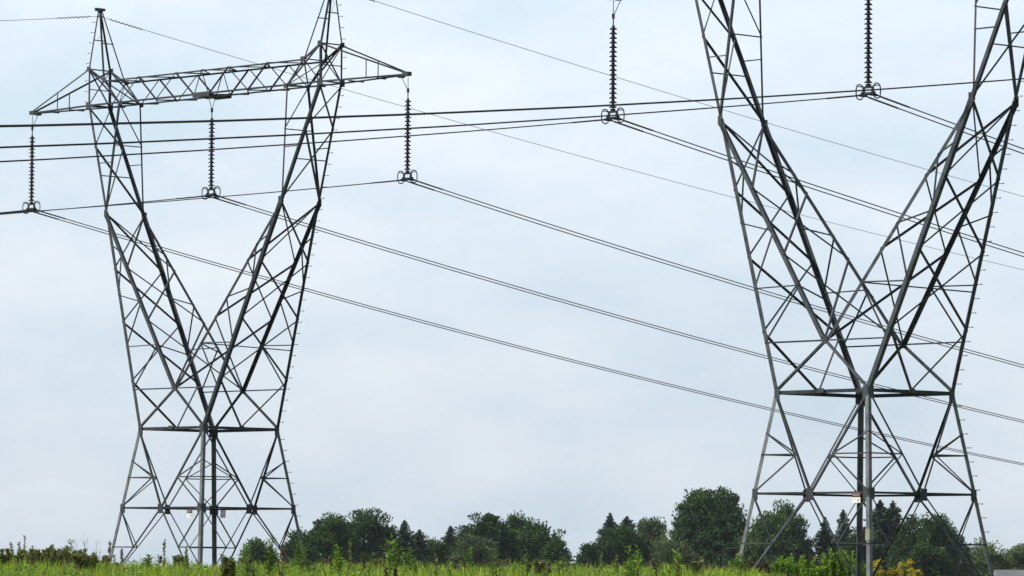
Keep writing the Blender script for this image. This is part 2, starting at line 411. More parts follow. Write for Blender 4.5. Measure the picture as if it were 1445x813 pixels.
        g = MB(); g.box((s * XP - s * .0, 0, ZPK + .0), .22, .30, .09); g.box((s * (XP + .0), -.14, ZPK + .03), .08, .16, .05)
        g.build('top_plate', M['plate'], Pk)
    # --- step bolts: right-hand corner from the ground to the peak, left peak too
    sb = None
    def bolts(parent, fn, z0, z1, dirs, step=.37):
        nonlocal sb
        z = z0; k = 0
        while z < z1:
            p = fn(z)
            if sb is None:
                g = MB(); g.tube([(0, 0, 0), (.12, 0, 0)], .009, 5); g.box((.125, 0, 0), .018, .032, .032)
                sb = g.mesh('step_bolt'); sb.materials.append(M['bolt'])
            o = bpy.data.objects.new('step_bolt', sb); C.objects.link(o); o.parent = parent; KIDS.setdefault(parent.name, []).append(o)
            o.location = p + Vector((0, 0, 0)); o.rotation_euler = (0, 0, dirs)
            z += step; k += 1
    bolts(boltleg, lambda z: leg(1, 1, z), 1.9, ZW, R(22))
    bolts(boltlimb, lambda z: outer(1, 1, z), ZW + .25, ZB, R(22))
    bolts(boltlimb, lambda z: Vector((XO, YO, z)), ZB + .15, ZT, R(22))
    bolts(pks[1], lambda z: lerp((XO, YO, ZT), (XP + .05, .05, ZPK), (z - ZT) / (ZPK - ZT)), ZT + .2, ZPK - .2, R(22))
    bolts(pks[-1], lambda z: lerp((-XO, -YO, ZT), (-XP - .05, -.05, ZPK), (z - ZT) / (ZPK - ZT)), ZT + .2, ZPK - .2, R(180 + 22))
    bolts(leftlimb, lambda z: Vector((-XO, -YO, z)), ZB + .15, ZT, R(180 + 22))
    return T
YAW_L, YAW_R = R(45.489), R(46.964)
LOC_L, LOC_R = Vector((-10.239, 157.061, .636)), Vector((9.365, 122.96, .702))
TL = build_tower('transmission_tower', LOC_L, YAW_L, 'whole dark steel lattice tower on the left with its crossarm in view')
TR = copy_tree(TL); TR.location = LOC_R; TR.rotation_euler = (0, 0, -YAW_R)
TR['label'] = 'nearer steel lattice tower on the right, its crossarm cut off above the frame'
def loc2w(T, p):
    l, a = (LOC_L, YAW_L) if T == 'L' else (LOC_R, YAW_R)
    c, s = math.cos(a), math.sin(a)
    return Vector((l.x + c * p[0] + s * p[1], l.y - s * p[0] + c * p[1], l.z + p[2]))

# number plates bolted to the ring beams
M['plate_red'] = mix_mat('faded_red_enamel', (.06, .032, .03), (.10, .05, .045), 8, .5)
M['plate_white'] = mix_mat('white_enamel', (.55, .56, .50), (.66, .66, .62), 8, .45)
M['plate_back'] = mix_mat('plate_back', (.06, .065, .075), (.10, .105, .12), 8, .5)
M['ink'] = mix_mat('faded_ink', (.20, .20, .20), (.32, .30, .30), 8, .6)
M['ink_light'] = mix_mat('pale_ink', (.35, .30, .30), (.45, .40, .40), 8, .6)
def sign(T, x, y, zt, face, w, h, label, marks=True):
    l = loc2w(T, (x, y, zt)); yaw = YAW_L if T == 'L' else YAW_R
    e = empty('warning_plate', l, -yaw + (0 if face < 0 else math.pi), label, 'warning plate', 'small plates on the tower ring beams')
    # local front is -y
    a = MB(); a.box((0, 0, -h * .25), w, .008, h * .5); a.build('upper_panel', M['plate_red'], e)
    a = MB(); a.box((0, 0, -h * .752), w, .008, h * .5 - .004); a.build('lower_panel', M['plate_white'], e)
    a = MB(); a.box((0, .012, -h * .5), w, .008, h); a.build('back_plate', M['plate_back'], e)
    if marks:
        a = MB()
        for k in range(7):
            a.box((-w * .36 + k * w * .12, -.007, -h * .20), w * .07, .003, h * .05)
            if k < 6: a.box((-w * .33 + k * w * .12, -.007, -h * .33), w * .085, .003, h * .05)
        a.build('small_print', M['ink_light'], e)
        a = MB()
        for cx_ in (-.2, .17, .31):       # worn figures on the white half
            a.box((cx_ * w, -.007, -h * .66), w * .09, .003, h * .03); a.box((cx_ * w, -.007, -h * .75), w * .09, .003, h * .03)
            a.box((cx_ * w + w * .04 * (1 if cx_ > 0 else -1), -.007, -h * .70), w * .025, .003, h * .10)
            if cx_ > 0: a.box((cx_ * w - w * .03, -.007, -h * .79), w * .025, .003, h * .08); a.box((cx_ * w, -.007, -h * .84), w * .09, .003, h * .03)
        a.build('figures', M['ink'], e)
    return e
sign('L', 1.52, -RR - .03, ZR - .05, -1, .25, .30, 'small weathered plate with dark red upper half and dull pale lower half on left tower')
sign('L', -1.60, RR - .02, ZR - .02, 1, .25, .27, 'small grey back of a plate hanging under the left tower ring beam', True)
sign('R', 1.67, -RR - .03, ZR + .02, -1, .29, .29, 'small plate with brown upper half and bright white lower half on the right tower')
# pale marker band on the near leg of the right tower
m = MB(); p0, p1 = leg(1, -1, 1.95), leg(1, -1, 1.66)
m.angle(p0 + Vector((.004, -.004, 0)), p1 + Vector((.004, -.004, 0)), .148, .004, (-1, 0, 0), (0, 1, 0))
M['tape'] = mix_mat('faded_yellow_tape', (.13, .14, .10), (.19, .19, .14), 9, .6)
mb = m.build('marker_band', M['tape'], TR)

# ------------------------------------------------------------------ insulator strings
def build_string(kind, loc, yaw, label):
    """kind -1 / 0 / 1: hangs from the left tip, the middle, the right tip; origin at the hanging point"""
    e = empty('insulator_string', loc, -yaw, label, 'insulator string', 'insulator strings hanging from the tower crossarms')
    top = -.50
    pts = {-1: [(0, 0), (.30, 0)], 1: [(0, 0), (-.30, 0)], 0: [(-.17, 0), (.17, 0)]}[kind]
    for x, y in pts:
        m = MB(); m.tube([(x, y, -.06), (0, y, top)], .011, 6); m.build('hanger_link', M['fitting'], e, True)
    m = MB(); m.box((0, 0, top), .07, .05, .14); m.tube([(0, 0, top), (0, 0, top - .28)], .018, 8); m.build('socket', M['fitting'], e)
    prof = [(.018, .075), (.034, .066), (.044, .04), (.052, .015), (.066, -.008), (.106, -.026), (.112, -.042), (.106, -.050), (.07, -.050), (.026, -.052), (.018, -.06)]
    d = MB(); d.lathe(prof, 14); dm = d.mesh('insulator_disc'); dm.materials.append(M['porcelain'])
    dm.polygons.foreach_set('use_smooth', [True] * len(dm.polygons))
    z0 = ZINS - ZB
    for i in range(18):
        o = bpy.data.objects.new('insulator_disc', dm); C.objects.link(o); o.parent = e; o.location = (0, 0, z0 + .13 * (17 - i) + .04)
        KIDS.setdefault(e.name, []).append(o)
    m = MB()          # yoke: hub, top bar, two arms down to the clamps, bottom bar
    zc = WZ - ZB
    m.tube([(0, 0, z0 - .02), (0, 0, z0 - .1)], .022, 8)
    m.box((0, 0, zc + .25), .18, .028, .08); m.box((0, 0, zc + .20), .38, .022, .06)
    m.box((-.16, 0, zc + .10), .085, .028, .22); m.box((.16, 0, zc + .10), .085, .028, .22); m.box((0, 0, zc + .035), .40, .022, .07)
    m.build('yoke_plate', M['fitting'], e)
    for s in (-1, 1):
        m = MB(); pts = []
        for k in range(24):
            a = 2 * math.pi * k / 24
            cy = math.copysign(abs(math.cos(a)) ** .7, math.cos(a)); cz = math.copysign(abs(math.sin(a)) ** .75, math.sin(a))
            pts.append((s * .31, cy * .14, zc + .09 + cz * .20))
        m.tube(pts, .0175, 6, closed=True)
        m.bar((s * .19, 0, zc + .235), (s * .31, 0, zc + .235), .028); m.bar((s * .31, -.10, zc + .235), (s * .31, .10, zc + .235), .022)
        m.build('corona_ring', M['fitting'], e, True)
        m = MB(); m.tube([(s * .2, -.19, zc - .022), (s * .2, -.08, zc - .01), (s * .2, 0, zc + .0), (s * .2, .08, zc - .01), (s * .2, .19, zc - .022)], [.02, .04, .05, .04, .02], 8)
        m.box((s * .2, 0, zc + .045), .05, .09, .07)
        m.build('clamp', M['fitting'], e)
    return e
ZINS, WZ = 13.829, 13.50
order = {-1: 'far left tip of the', 0: 'middle of the', 1: 'near right tip of the'}
strings = []
R2X = .12
for T, tn in (('L', 'whole left tower crossarm'), ('R', 'right tower crossarm')):
    for k in (-1, 0, 1):
        x = k * XT + (R2X if (T == 'R' and k < 1) else 0)
        lb = {('L', -1): 'black insulator string hanging from the far left tip of the left tower crossarm',
              ('L', 0): 'black insulator string hanging from the middle of the left tower crossarm, between its limbs',
              ('L', 1): 'black insulator string hanging from the right tip of the left tower crossarm',
              ('R', -1): 'large black insulator string in open sky left of the right tower, first of that tower',
              ('R', 0): 'large black insulator string hanging between the two limbs of the right tower',
              ('R', 1): 'black insulator string hanging from the outer right tip of the nearer tower'}[(T, k)]
        strings.append(build_string(k, loc2w(T, (x, 0, ZB)), YAW_L if T == 'L' else YAW_R, lb))

# ------------------------------------------------------------------ conductors and earth wires (sagging spans)
def wire_z(t, sl, cl, sr, cr):
    if t < 0: z = -sl * -t + cl * t * t
    else: z = -sr * t + cr * t * t + (.0006 * (t - 60) ** 2 if t > 60 else 0)
    return z
def wire(name, T, x, z0, r, sl, cl, sr, cr, label, cat, group, tmin=-150, tmax=150, armor=None):
    ts = [tmin + i * 5.0 for i in range(int((-8 - tmin) / 5) + 1)] + [-6, -4.5, -3, -2, -1.2, -.6, -.25, 0, .25, .6, 1.2, 2, 3, 4.5, 6] + [8 + i * 4.0 for i in range(int((tmax - 8) / 4) + 1)]
    ts = sorted(set(ts)); o0 = loc2w(T, (x, 0, z0)); pts = []
    for t in ts:
        z = wire_z(t, sl, cl, sr, cr)
        if abs(t) < .3: z = wire_z(.25 if t > 0 else -.25, sl, cl, sr, cr) * (abs(t) / .25) ** 2
        pts.append(loc2w(T, (x, t, z0 + z)) - o0)
    m = MB(); m.tube(pts, r, 6); o = m.build(name, M['wire'], None, True); o.location = o0
    tag(o, label, cat, group)
    if armor:
        for s in (-1, 1):
            pt = []
            for k in range(9):
                t = s * (.25 + 1.15 * k / 8); pt.append(loc2w(T, (x, t, z0 + wire_z(t, sl, cl, sr, cr))) - o0)
            a = MB(); a.tube(pt, armor, 6); a.build('armor_rod', M['wire'], o, True)
    return o
names_ = {('L', -1): 'far left insulator string of left tower', ('L', 0): 'middle insulator string of the left tower', ('L', 1): 'right tip insulator string of the left tower',
          ('R', -1): 'left insulator string of the right tower', ('R', 0): 'middle insulator string of the right tower', ('R', 1): 'outermost insulator string of the nearer tower'}
for T in 'LR':
    for k in (-1, 0, 1):
        for s in (-1, 1):
            x = k * XT + (R2X if (T == 'R' and k < 1) else 0) + s * .2
            lb = ('upper' if s > 0 else 'lower') + ' wire of the pair under the ' + names_[(T, k)]
            wire('conductor', T, x, 13.50, .0165, .136, .00071, .178, .00063, lb, 'power line', 'twin conductors sagging between the towers', armor=.025)
for T in 'LR':
    for s in (-1, 1):
        lb = {('L', -1): 'thin earth wire running over the left peak of the left tower', ('L', 1): 'thin earth wire descending right from the right peak of the left tower',
              ('R', -1): 'thin earth wire over the left peak of the nearer tower', ('R', 1): 'thin earth wire over the right peak of the nearer tower'}[(T, s)]
        e = wire('earth_wire', T, s * XP - s * .0, 20.10, .0092, .125, .0006, .150, .00048, lb, 'earth wire', 'thin earth wires over the tower peaks')
        o0 = e.location
        for sg in (-1, 1):
            pts = []; 
            for i in range(50):
                t = sg * (.45 + i * .03); a = i * 1.0
                p = loc2w(T, (s * XP + .035 * math.cos(a), t, 20.10 + wire_z(t, .125, .0006, .150, .00048) + .035 * math.sin(a))) - o0
                pts.append(p)
            m = MB(); m.tube(pts, .011, 4); m.build('spiral_damper', M['wire'], e)
        m = MB(); p0 = loc2w(T, (s * XP, 0, ZPK - .02)) - o0; m.tube([p0, Vector((0, 0, 0))], .014, 6); m.tube([loc2w(T, (s * XP, -.12, 20.09)) - o0, Vector((0, 0, .01)), loc2w(T, (s * XP, .12, 20.09)) - o0], [.015, .04, .015], 8)
        m.tube([Vector((0, 0, 0)), Vector((.02, 0, -.3)), Vector((.07, 0, -.6)), loc2w(T, (s * XP, -.05, 19.3)) - o0], .006, 5)
        m.build('clamp', M['fitting'], e)

# ------------------------------------------------------------------ foliage helpers
def rand_dirs(n):
    v = rng.normal(size=(n, 3)); return v / np.linalg.norm(v, axis=1)[:, None]
def leaf_arrays(c, d, n, ln, wd):
    """folded diamond leaves: centre c, direction d, normal hint n, length, width"""
    d = d / np.linalg.norm(d, axis=1)[:, None]
    s = np.cross(d, n); s /= (np.linalg.norm(s, axis=1)[:, None] + 1e-9); nn = np.cross(s, d)
    ln = ln[:, None]; wd = wd[:, None]
    v = np.stack([c - d * ln * .5, c + s * wd * .5 + nn * wd * .15, c + d * ln * .5, c - s * wd * .5 + nn * wd * .15], 1)
    return v.reshape(-1, 3)
def quads_obj(name, v, mat, parent=None):
    n = len(v) // 4; me = bpy.data.meshes.new(name)
    me.vertices.add(len(v)); me.vertices.foreach_set('co', v.astype(np.float32).reshape(-1))
    me.loops.add(n * 4); me.loops.foreach_set('vertex_index', np.arange(n * 4, dtype=np.int32))
    me.polygons.add(n); me.polygons.foreach_set('loop_start', np.arange(n, dtype=np.int32) * 4)
    me.update(calc_edges=True); me.validate()
    return link(name, me, mat, parent)
def at(px, py, D):
    """world point seen at photo pixel (px, py) on the vertical plane y = D"""
    X = (px - 722.5) / FPX; u = (406.5 - py) / FPX
    d = _f + _r * X + _u * u; k = D / d.y
    return Vector((d.x * k, D, EYE + d.z * k))

# ------------------------------------------------------------------ trees
def broad_tree(px0, px1, pytop, D, mat, label, density=1.0, tuft=.75, leaf=.25, spiky=0, lobes=None, name='broadleaf_tree', flat=1.0, open_=0.0):
    a, b = at(px0, 790, D), at(px1, 790, D); top = at((px0 + px1) / 2, pytop, D).z
    cx_ = (a.x + b.x) / 2; w = (b.x - a.x) / 2; g = float(gz(cx_, D)); h = top - g
    e = empty(name, (cx_, D, g), 0, label, 'tree', 'trees beyond the field')
    m = MB(); tr = .035 * h
    m.tube([(0, 0, -.3), (.05 * w, 0, h * .25), (-.04 * w, .1, h * .5), (.02 * w, 0, h * .8)], [tr * 1.3, tr, tr * .7, tr * .2], 8)
    # envelopes of the crown: (dx, dz centre, rx, rz) fractions of half width and height
    lobes = lobes or [(0, .55, .8, .44), (-.45, .42, .55, .38), (.5, .40, .52, .36), (.1, .28, .95, .26)]
    cs = []
    for dx, dz, rx, rz in lobes:
        n = int(125 * density * (rx * rz / .35) ** .8 * max(1, w * h / 26))
        u = rand_dirs(n); rr = rng.uniform(.6, 1.06, n)
        ry = rx * w * .85
        c = np.stack([dx * w + u[:, 0] * rx * w * rr, u[:, 1] * ry * rr, dz * h + u[:, 2] * rz * h * rr], 1)
        cs.append(np.concatenate([c, u], 1))
    cs = np.concatenate(cs); cs = cs[cs[:, 2] > .04 * h]
    if open_ > 0: cs = cs[rng.random(len(cs)) > open_]
    # limbs to some of the tufts
    for i in rng.choice(len(cs), min(14, len(cs)), replace=False):
        c = cs[i]; z0 = h * rng.uniform(.2, .5)
        m.tube([(0, 0, z0), (c[0] * .5, c[1] * .5, (z0 + c[2]) / 2 + .2), (c[0], c[1], c[2])], [tr * .45, tr * .28, tr * .08], 5)
    m.build('trunk', M['bark'], e, True)
    V = []
    per = int(85 * (.34 / leaf) ** 1.6 * (tuft / .75) ** 2)
    for c in cs:
        r = tuft * rng.uniform(.5, 1.45); n = int(per * rng.uniform(.6, 1.2))
        off = rand_dirs(n) * (rng.random(n) ** .45)[:, None] * np.array([r, r, r * .72 * flat]) * 1.12
        p = c[:3] + off
        d = off + c[3:] * .6 + rng.normal(size=(n, 3)) * .35
        if spiky: d = np.array([0, 0, 1.0]) + rng.normal(size=(n, 3)) * .45; p[:, 2] += rng.random(n) * spiky
        nn = np.array([0, 0, 1.0]) + rng.normal(size=(n, 3)) * .5
        V.append(leaf_arrays(p, d, nn, leaf * rng.uniform(.7, 1.5, n), leaf * rng.uniform(.5, .9, n)))
    V = np.concatenate(V)
    quads_obj('crown', V, M[mat], e)
    return e
def conifer(px, halfw, pytop, D, label, mat='needle', droop=.25, dens=1.0):
    halfw *= rng.uniform(1.4, 1.9); tp = at(px, pytop, D); g = float(gz(tp.x, D)); h = tp.z - g; w = halfw / FPX * D
    e = empty('conifer_tree', (tp.x, D, g), 0, label, 'tree', 'trees beyond the field')
    m = MB(); m.tube([(0, 0, -.3), (0, 0, h * .5), (0, 0, h)], [h * .022, h * .014, .02], 8)
    V = []; z = h * .995; k = 0
    while z > h * .06:
        f = (1 - z / h); r = w * (f ** .8) * 2.1 * rng.uniform(.66, 1.15) * (.88 + .2 * math.sin(z * 1.7 + px)) + .06
        nb = 7 if f > .15 else 5
        for j in range(nb):
            a = k * 1.3 + 2 * math.pi * j / nb + rng.uniform(-.3, .3); rr = r * rng.uniform(.75, 1.15)
            dx, dy = math.cos(a), math.sin(a)
            n = max(6, int(48 * rr * dens))
            t = rng.uniform(0.08, 1, n)
            p = np.stack([dx * rr * t, dy * rr * t, z - droop * rr * t + .18 * rr * t ** 2], 1)
            sp = (1 - t * .7) * rr * .22
            sd_ = rng.normal(size=n) * sp
            p += np.stack([-dy * sd_, dx * sd_, rng.normal(size=n) * .05 - abs(sd_) * .25], 1)
            d = np.stack([dx + rng.normal(size=n) * .6, dy + rng.normal(size=n) * .6, -.15 + rng.normal(size=n) * .3], 1)
            nn = np.array([0, 0, 1.0]) + rng.normal(size=(n, 3)) * .4
            V.append(leaf_arrays(p, d, nn, rng.uniform(.22, .42, n), rng.uniform(.09, .17, n)))
            if k % 3 == 0: m.tube([(0, 0, z), (dx * rr * .8, dy * rr * .8, z - droop * rr * .6)], [.03, .01], 4)
        z -= .17 + .16 * f; k += 1
    m.build('trunk', M['bark'], e)
    quads_obj('crown', np.concatenate(V), M[mat], e)
    return e
round_ = [(0, .62, .85, .36), (-.5, .48, .5, .34), (.5, .46, .5, .34), (0, .30, .98, .28)]
tall2 = [(-.25, .66, .55, .33), (.3, .62, .55, .33), (-.62, .42, .38, .3), (.62, .42, .38, .3), (0, .3, .95, .28)]
broad_tree(340, 392, 764, 480, 'leaf_mid', 'small rounded tree low behind the right foot of the left tower')
broad_tree(428, 500, 729, 470, 'leaf_mid', 'broad flat-topped dark tree just right of the left tower', lobes=round_, tuft=.85, flat=.95)
broad_tree(398, 446, 752, 460, 'leaf_dark', 'low dark tree right behind the right leg of the left tower')
broad_tree(462, 566, 724, 490, 'leaf_dark', 'largest dark round tree in the clump right of the left tower', lobes=round_, tuft=.85, flat=.95)
conifer(571, 17, 735, 480, 'dark pointed conifer at the right edge of the round tree clump, taller of a pair')
broad_tree(552, 622, 754, 505, 'leaf_dark', 'dark rounded tree filling in behind the dark conifer pair', lobes=round_)
conifer(592, 14, 748, 490, 'shorter dark conifer, right one of the pair beside the round tree clump')
broad_tree(586, 640, 757, 500, 'leaf_mid', 'low rounded tree filling the dip between two tree clumps')
conifer(636, 14, 743, 500, 'small dark conifer peeking out left of the middle tree clump', droop=.1)
broad_tree(640, 730, 724, 480, 'leaf_dark', 'tall dark rounded tree at the centre of the picture', lobes=round_, tuft=.8)
broad_tree(642, 705, 757, 420, 'leaf_grey', 'lower grey green bushy tree in front of the central dark tree', leaf=.22)
broad_tree(700, 782, 733, 490, 'leaf_mid', 'feathery tree with upright shoots right of the central dark tree', lobes=tall2, spiky=.9, leaf=.27)
broad_tree(762, 813, 750, 480, 'leaf_mid', 'loose open tree with ragged right edge ending the middle tree clump', open_=.4, tuft=.6, density=.8)
broad_tree(817, 848, 773, 470, 'leaf_dark', 'smallest low bush-like tree in the gap left of the twin spruce tops')
conifer(861, 19, 725, 500, 'taller left spruce rising behind the dark spreading tree', droop=.1)
conifer(885, 17, 729, 505, 'right spruce with spiky top behind the dark spreading tree', droop=-.05)
broad_tree(836, 914, 743, 470, 'leaf_dark', 'dark spreading tree in front of the twin spruces', lobes=round_, flat=.85, tuft=.8)
broad_tree(896, 938, 736, 490, 'leaf_grey', 'blue green slender tree between the spruces and the tallest tree', spiky=.6, lobes=[(-.4, .62, .35, .36), (.35, .6, .4, .36), (0, .3, .9, .3)])
broad_tree(918, 960, 752, 470, 'leaf_pale', 'thin brownish green tree left of the tallest tree', open_=.35, tuft=.55, leaf=.22)
broad_tree(942, 1060, 688, 480, 'leaf_dark', 'tallest broad dark tree left of the right tower', lobes=[(-.12, .66, .42, .33), (.38, .62, .48, .33), (-.55, .48, .36, .34), (.2, .42, .75, .36), (-.1, .22, .98, .24)], spiky=.35, leaf=.27)
broad_tree(918, 990, 768, 400, 'leaf_grey', 'low grey green shrubby tree at the foot of the tallest tree', leaf=.22)
broad_tree(1050, 1144, 716, 470, 'leaf_mid', 'broad round tree seen through the left legs of the right tower', lobes=round_, spiky=.3)
conifer(1164, 15, 730, 470, 'small conifer in the gap left of the centre leg of the right tower', droop=.35)
conifer(1190, 15, 720, 490, 'slender conifer just left of the centre legs of the right tower', droop=.3)
conifer(1242, 20, 706, 480, 'left of two tall spires right behind the centre leg of the right tower', dens=1.4)
conifer(1260, 21, 708, 486, 'right of two tall spires behind the right tower', dens=1.4)
broad_tree(1192, 1244, 744, 475, 'leaf_dark', 'dark bushy tree behind the centre legs of the right tower')
broad_tree(1262, 1348, 727, 470, 'leaf_dark', 'big dark tree seen through the right legs of the right tower', lobes=round_, tuft=.8)
broad_tree(1305, 1352, 722, 500, 'leaf_mid', 'lighter green tree top rising behind the big dark tree at right', lobes=[(-.1, .72, .4, .26), (.1, .5, .7, .4)])
broad_tree(1328, 1372, 754, 480, 'leaf_grey', 'thin open tree in the right legs of the right tower', open_=.4, tuft=.55)
broad_tree(1358, 1422, 763, 520, 'leaf_pale', 'pale green sunlit tree behind the right foot of the right tower', lobes=round_)
broad_tree(1412, 1478, 766, 540, 'leaf_pale', 'pale green tree above the grey shed roof at the right edge', lobes=round_)
broad_tree(1270, 1345, 770, 430, 'leaf_dark', 'dark undergrowth tree low behind the yellow goldenrod', leaf=.3)

# ------------------------------------------------------------------ shed at the right edge
a = at(1399, 804, 380); g = float(gz(a.x, 380))
sh = empty('shed', (a.x + 4.2, 380, g), 0, 'low shed with a pale grey metal roof at the bottom right corner', 'shed')
rz_ = a.z - g
m = MB(); m.box((0, 0, (rz_ - 1.5) / 2), 8.2, 5.4, rz_ - 1.5); m.build('wall', M['boards'], sh)
m = MB(); x0, x1 = 4.4, 3.9; zr_, ze = rz_, rz_ - 1.6
m.add([(-x0, -3, ze), (x0, -3, ze), (x0, 3, ze), (-x0, 3, ze), (-x1, -.02, zr_), (x1, -.02, zr_), (x1, .02, zr_), (-x1, .02, zr_),
       (-x0, -3, ze - .08), (x0, -3, ze - .08), (x0, 3, ze - .08), (-x0, 3, ze - .08)],
      [(0, 1, 5, 4), (1, 2, 6, 5), (2, 3, 7, 6), (3, 0, 4, 7), (4, 5, 6, 7), (0, 8, 9, 1), (1, 9, 10, 2), (2, 10, 11, 3), (3, 11, 8, 0), (8, 11, 10, 9)])
rf_ = m.build('roof', M['roof'], sh)
m = MB(); m.box((-1.5, -2.72, .95), 1.0, .05, 1.9); m.build('door', M['plate'], sh)

# ------------------------------------------------------------------ meadow grass (stuff)
def grass(n, yr, hmin, hmax, name, xr=None, mat='grass', wid=(.010, .022), clump=True):
    y = rng.uniform(yr[0], yr[1], n)
    if xr: x = rng.uniform(xr[0], xr[1], n) * y
    else: x = rng.uniform(-.14, .14, n) * y
    nz1 = np.sin(x * 1.9 + np.sin(y * .9) * 2) * np.sin(y * 1.3 + x * .7) + .6 * np.sin(x * 5.1 + y * 2.3)
    h = (hmin + (hmax - hmin) * rng.random(n) ** 1.6) * (1 + .16 * nz1)
    z = gz(x, y) - .03
    a = rng.uniform(0, 2 * np.pi, n); ln = rng.uniform(.05, .42, n) * h
    lx, ly = np.cos(a) * ln, np.sin(a) * ln
    ba = rng.uniform(0, np.pi, n); w = rng.uniform(wid[0], wid[1], n); wx, wy = np.cos(ba) * w, np.sin(ba) * w
    b0 = np.stack([x - wx, y - wy, z], 1); b1 = np.stack([x + wx, y + wy, z], 1)
    m0 = np.stack([x - wx * .8 + lx * .35, y - wy * .8 + ly * .35, z + h * .6], 1); m1 = np.stack([x + wx * .8 + lx * .35, y + wy * .8 + ly * .35, z + h * .6], 1)
    t0 = np.stack([x + lx - wx * .12, y + ly - wy * .12, z + h], 1); t1 = np.stack([x + lx + wx * .12, y + ly + wy * .12, z + h], 1)
    v = np.stack([b0, b1, m1, m0, t1, t0], 1).reshape(-1, 3)
    k = np.arange(n)[:, None] * 6
    f = np.concatenate([k + np.array([0, 1, 2, 3]), k + np.array([3, 2, 4, 5])], 1).reshape(-1)
    me = bpy.data.meshes.new(name); me.vertices.add(len(v)); me.vertices.foreach_set('co', v.astype(np.float32).reshape(-1))
    me.loops.add(len(f)); me.loops.foreach_set('vertex_index', f.astype(np.int32)); me.polygons.add(n * 2)
    me.polygons.foreach_set('loop_start', np.arange(n * 2, dtype=np.int32) * 4); me.update(calc_edges=True)
    return link(name, me, M[mat])
o = grass(190000, (66, 114), .30, .62, 'grass'); tag(o, 'bright green meadow grass covering the foreground', 'grass', kind='stuff')
M['grass_seed'] = mix_mat('seeding_grass', (.13, .15, .045), (.26, .25, .10), .3, .7, island=True, transl=.3)
o = grass(16000, (78, 110), .40, .74, 'seed_grass', mat='grass_seed', wid=(.006, .012)); tag(o, 'paler yellowish seeding grass tips rising through the meadow', 'grass', kind='stuff')
o = grass(60000, (116, 175), .3, .55, 'rough_grass', mat='grass'); tag(o, 'rough grass around the tower feet', 'grass', kind='stuff')

def cover(n, yr, name, mat, thr, hh, ll):
    y = rng.uniform(yr[0], yr[1], n * 3); x = rng.uniform(-.14, .14, n * 3) * y
    f = np.sin(x * 1.1 + 1.7 * np.sin(y * .55)) + np.sin(y * 1.25 + x * 2.3) + .8 * np.sin(x * 3.7 - y * .8)
    k = f > thr; x, y, f = x[k][:n], y[k][:n], f[k][:n]; n = len(x)
    hs = hh * rng.uniform(.35, 1.0, n) * np.clip(.6 + .25 * f, .5, 1.15); z = gz(x, y) + hs
    d = np.stack([rng.normal(size=n), rng.normal(size=n), rng.uniform(-.1, 1.2, n)], 1)
    l = ll * rng.uniform(.6, 1.3, n)
    return quads_obj(name, leaf_arrays(np.stack([x, y, z], 1), d, np.array([0, 0, 1.]) + rng.normal(size=(n, 3)) * .5, l, l * rng.uniform(.25, .5, n)), M[mat])
tag(cover(90000, (70, 112), 'meadow_herbs', 'weed_bright', .3, .58, .085), 'broad-leaved bright green herbs growing thick among the meadow grass', 'herbs', kind='stuff')
tag(cover(14000, (80, 104), 'dry_herbs', 'brown', .9, .64, .07), 'withered brown herb patches in the meadow grass', 'herbs', kind='stuff')
tag(cover(40000, (72, 108), 'dark_herbs', 'weed', 1.0, .58, .08), 'darker green herb patches dotted through the meadow grass', 'herbs', kind='stuff')
tag(cover(30000, (117, 170), 'rough_herbs', 'brush', .3, .55, .13), 'brownish rough herbs around the feet of the right tower', 'herbs', kind='stuff')

# ------------------------------------------------------------------ weeds, shrubs and goldenrod
def leafy_mesh(h, n, ll, stems=1, spread=.0, lean=0, up=.7, wd=.22, start=.25, curl=0):
    m = MB(); V = []
    for s in range(stems):
        ax, ay = rng.uniform(-1, 1, 2) * spread; hh = h * rng.uniform(.75, 1) if s else h
        tx, ty = ax * 1.2 + lean * hh, ay * 1.2
        P = [Vector((ax * .3, ay * .3, 0)), Vector((ax * .7 + lean * hh * .3, ay * .7, hh * .5)), Vector((tx, ty, hh))]
        m.tube(P, [.016, .012, .004], 5)
        k = n; t = rng.uniform(start, 1.0, k); q = np.arange(k) * 2.4 + rng.uniform(0, .5, k)
        b = np.where(t[:, None] < .5, np.array(P[0])[None] + (np.array(P[1]) - np.array(P[0]))[None] * (t[:, None] * 2), np.array(P[1])[None] + (np.array(P[2]) - np.array(P[1]))[None] * (t[:, None] * 2 - 1))
        d = np.stack([np.cos(q), np.sin(q), up + rng.uniform(-.3, .4, k)], 1); d /= np.linalg.norm(d, axis=1)[:, None]
        l = ll * rng.uniform(.6, 1.15, k) * (1.15 - .6 * t)
        V.append(leaf_arrays(b + d * l[:, None] * .5, d, np.array([0, 0, 1.]) + rng.normal(size=(k, 3)) * .3, l, l * wd))
    return m, np.concatenate(V)
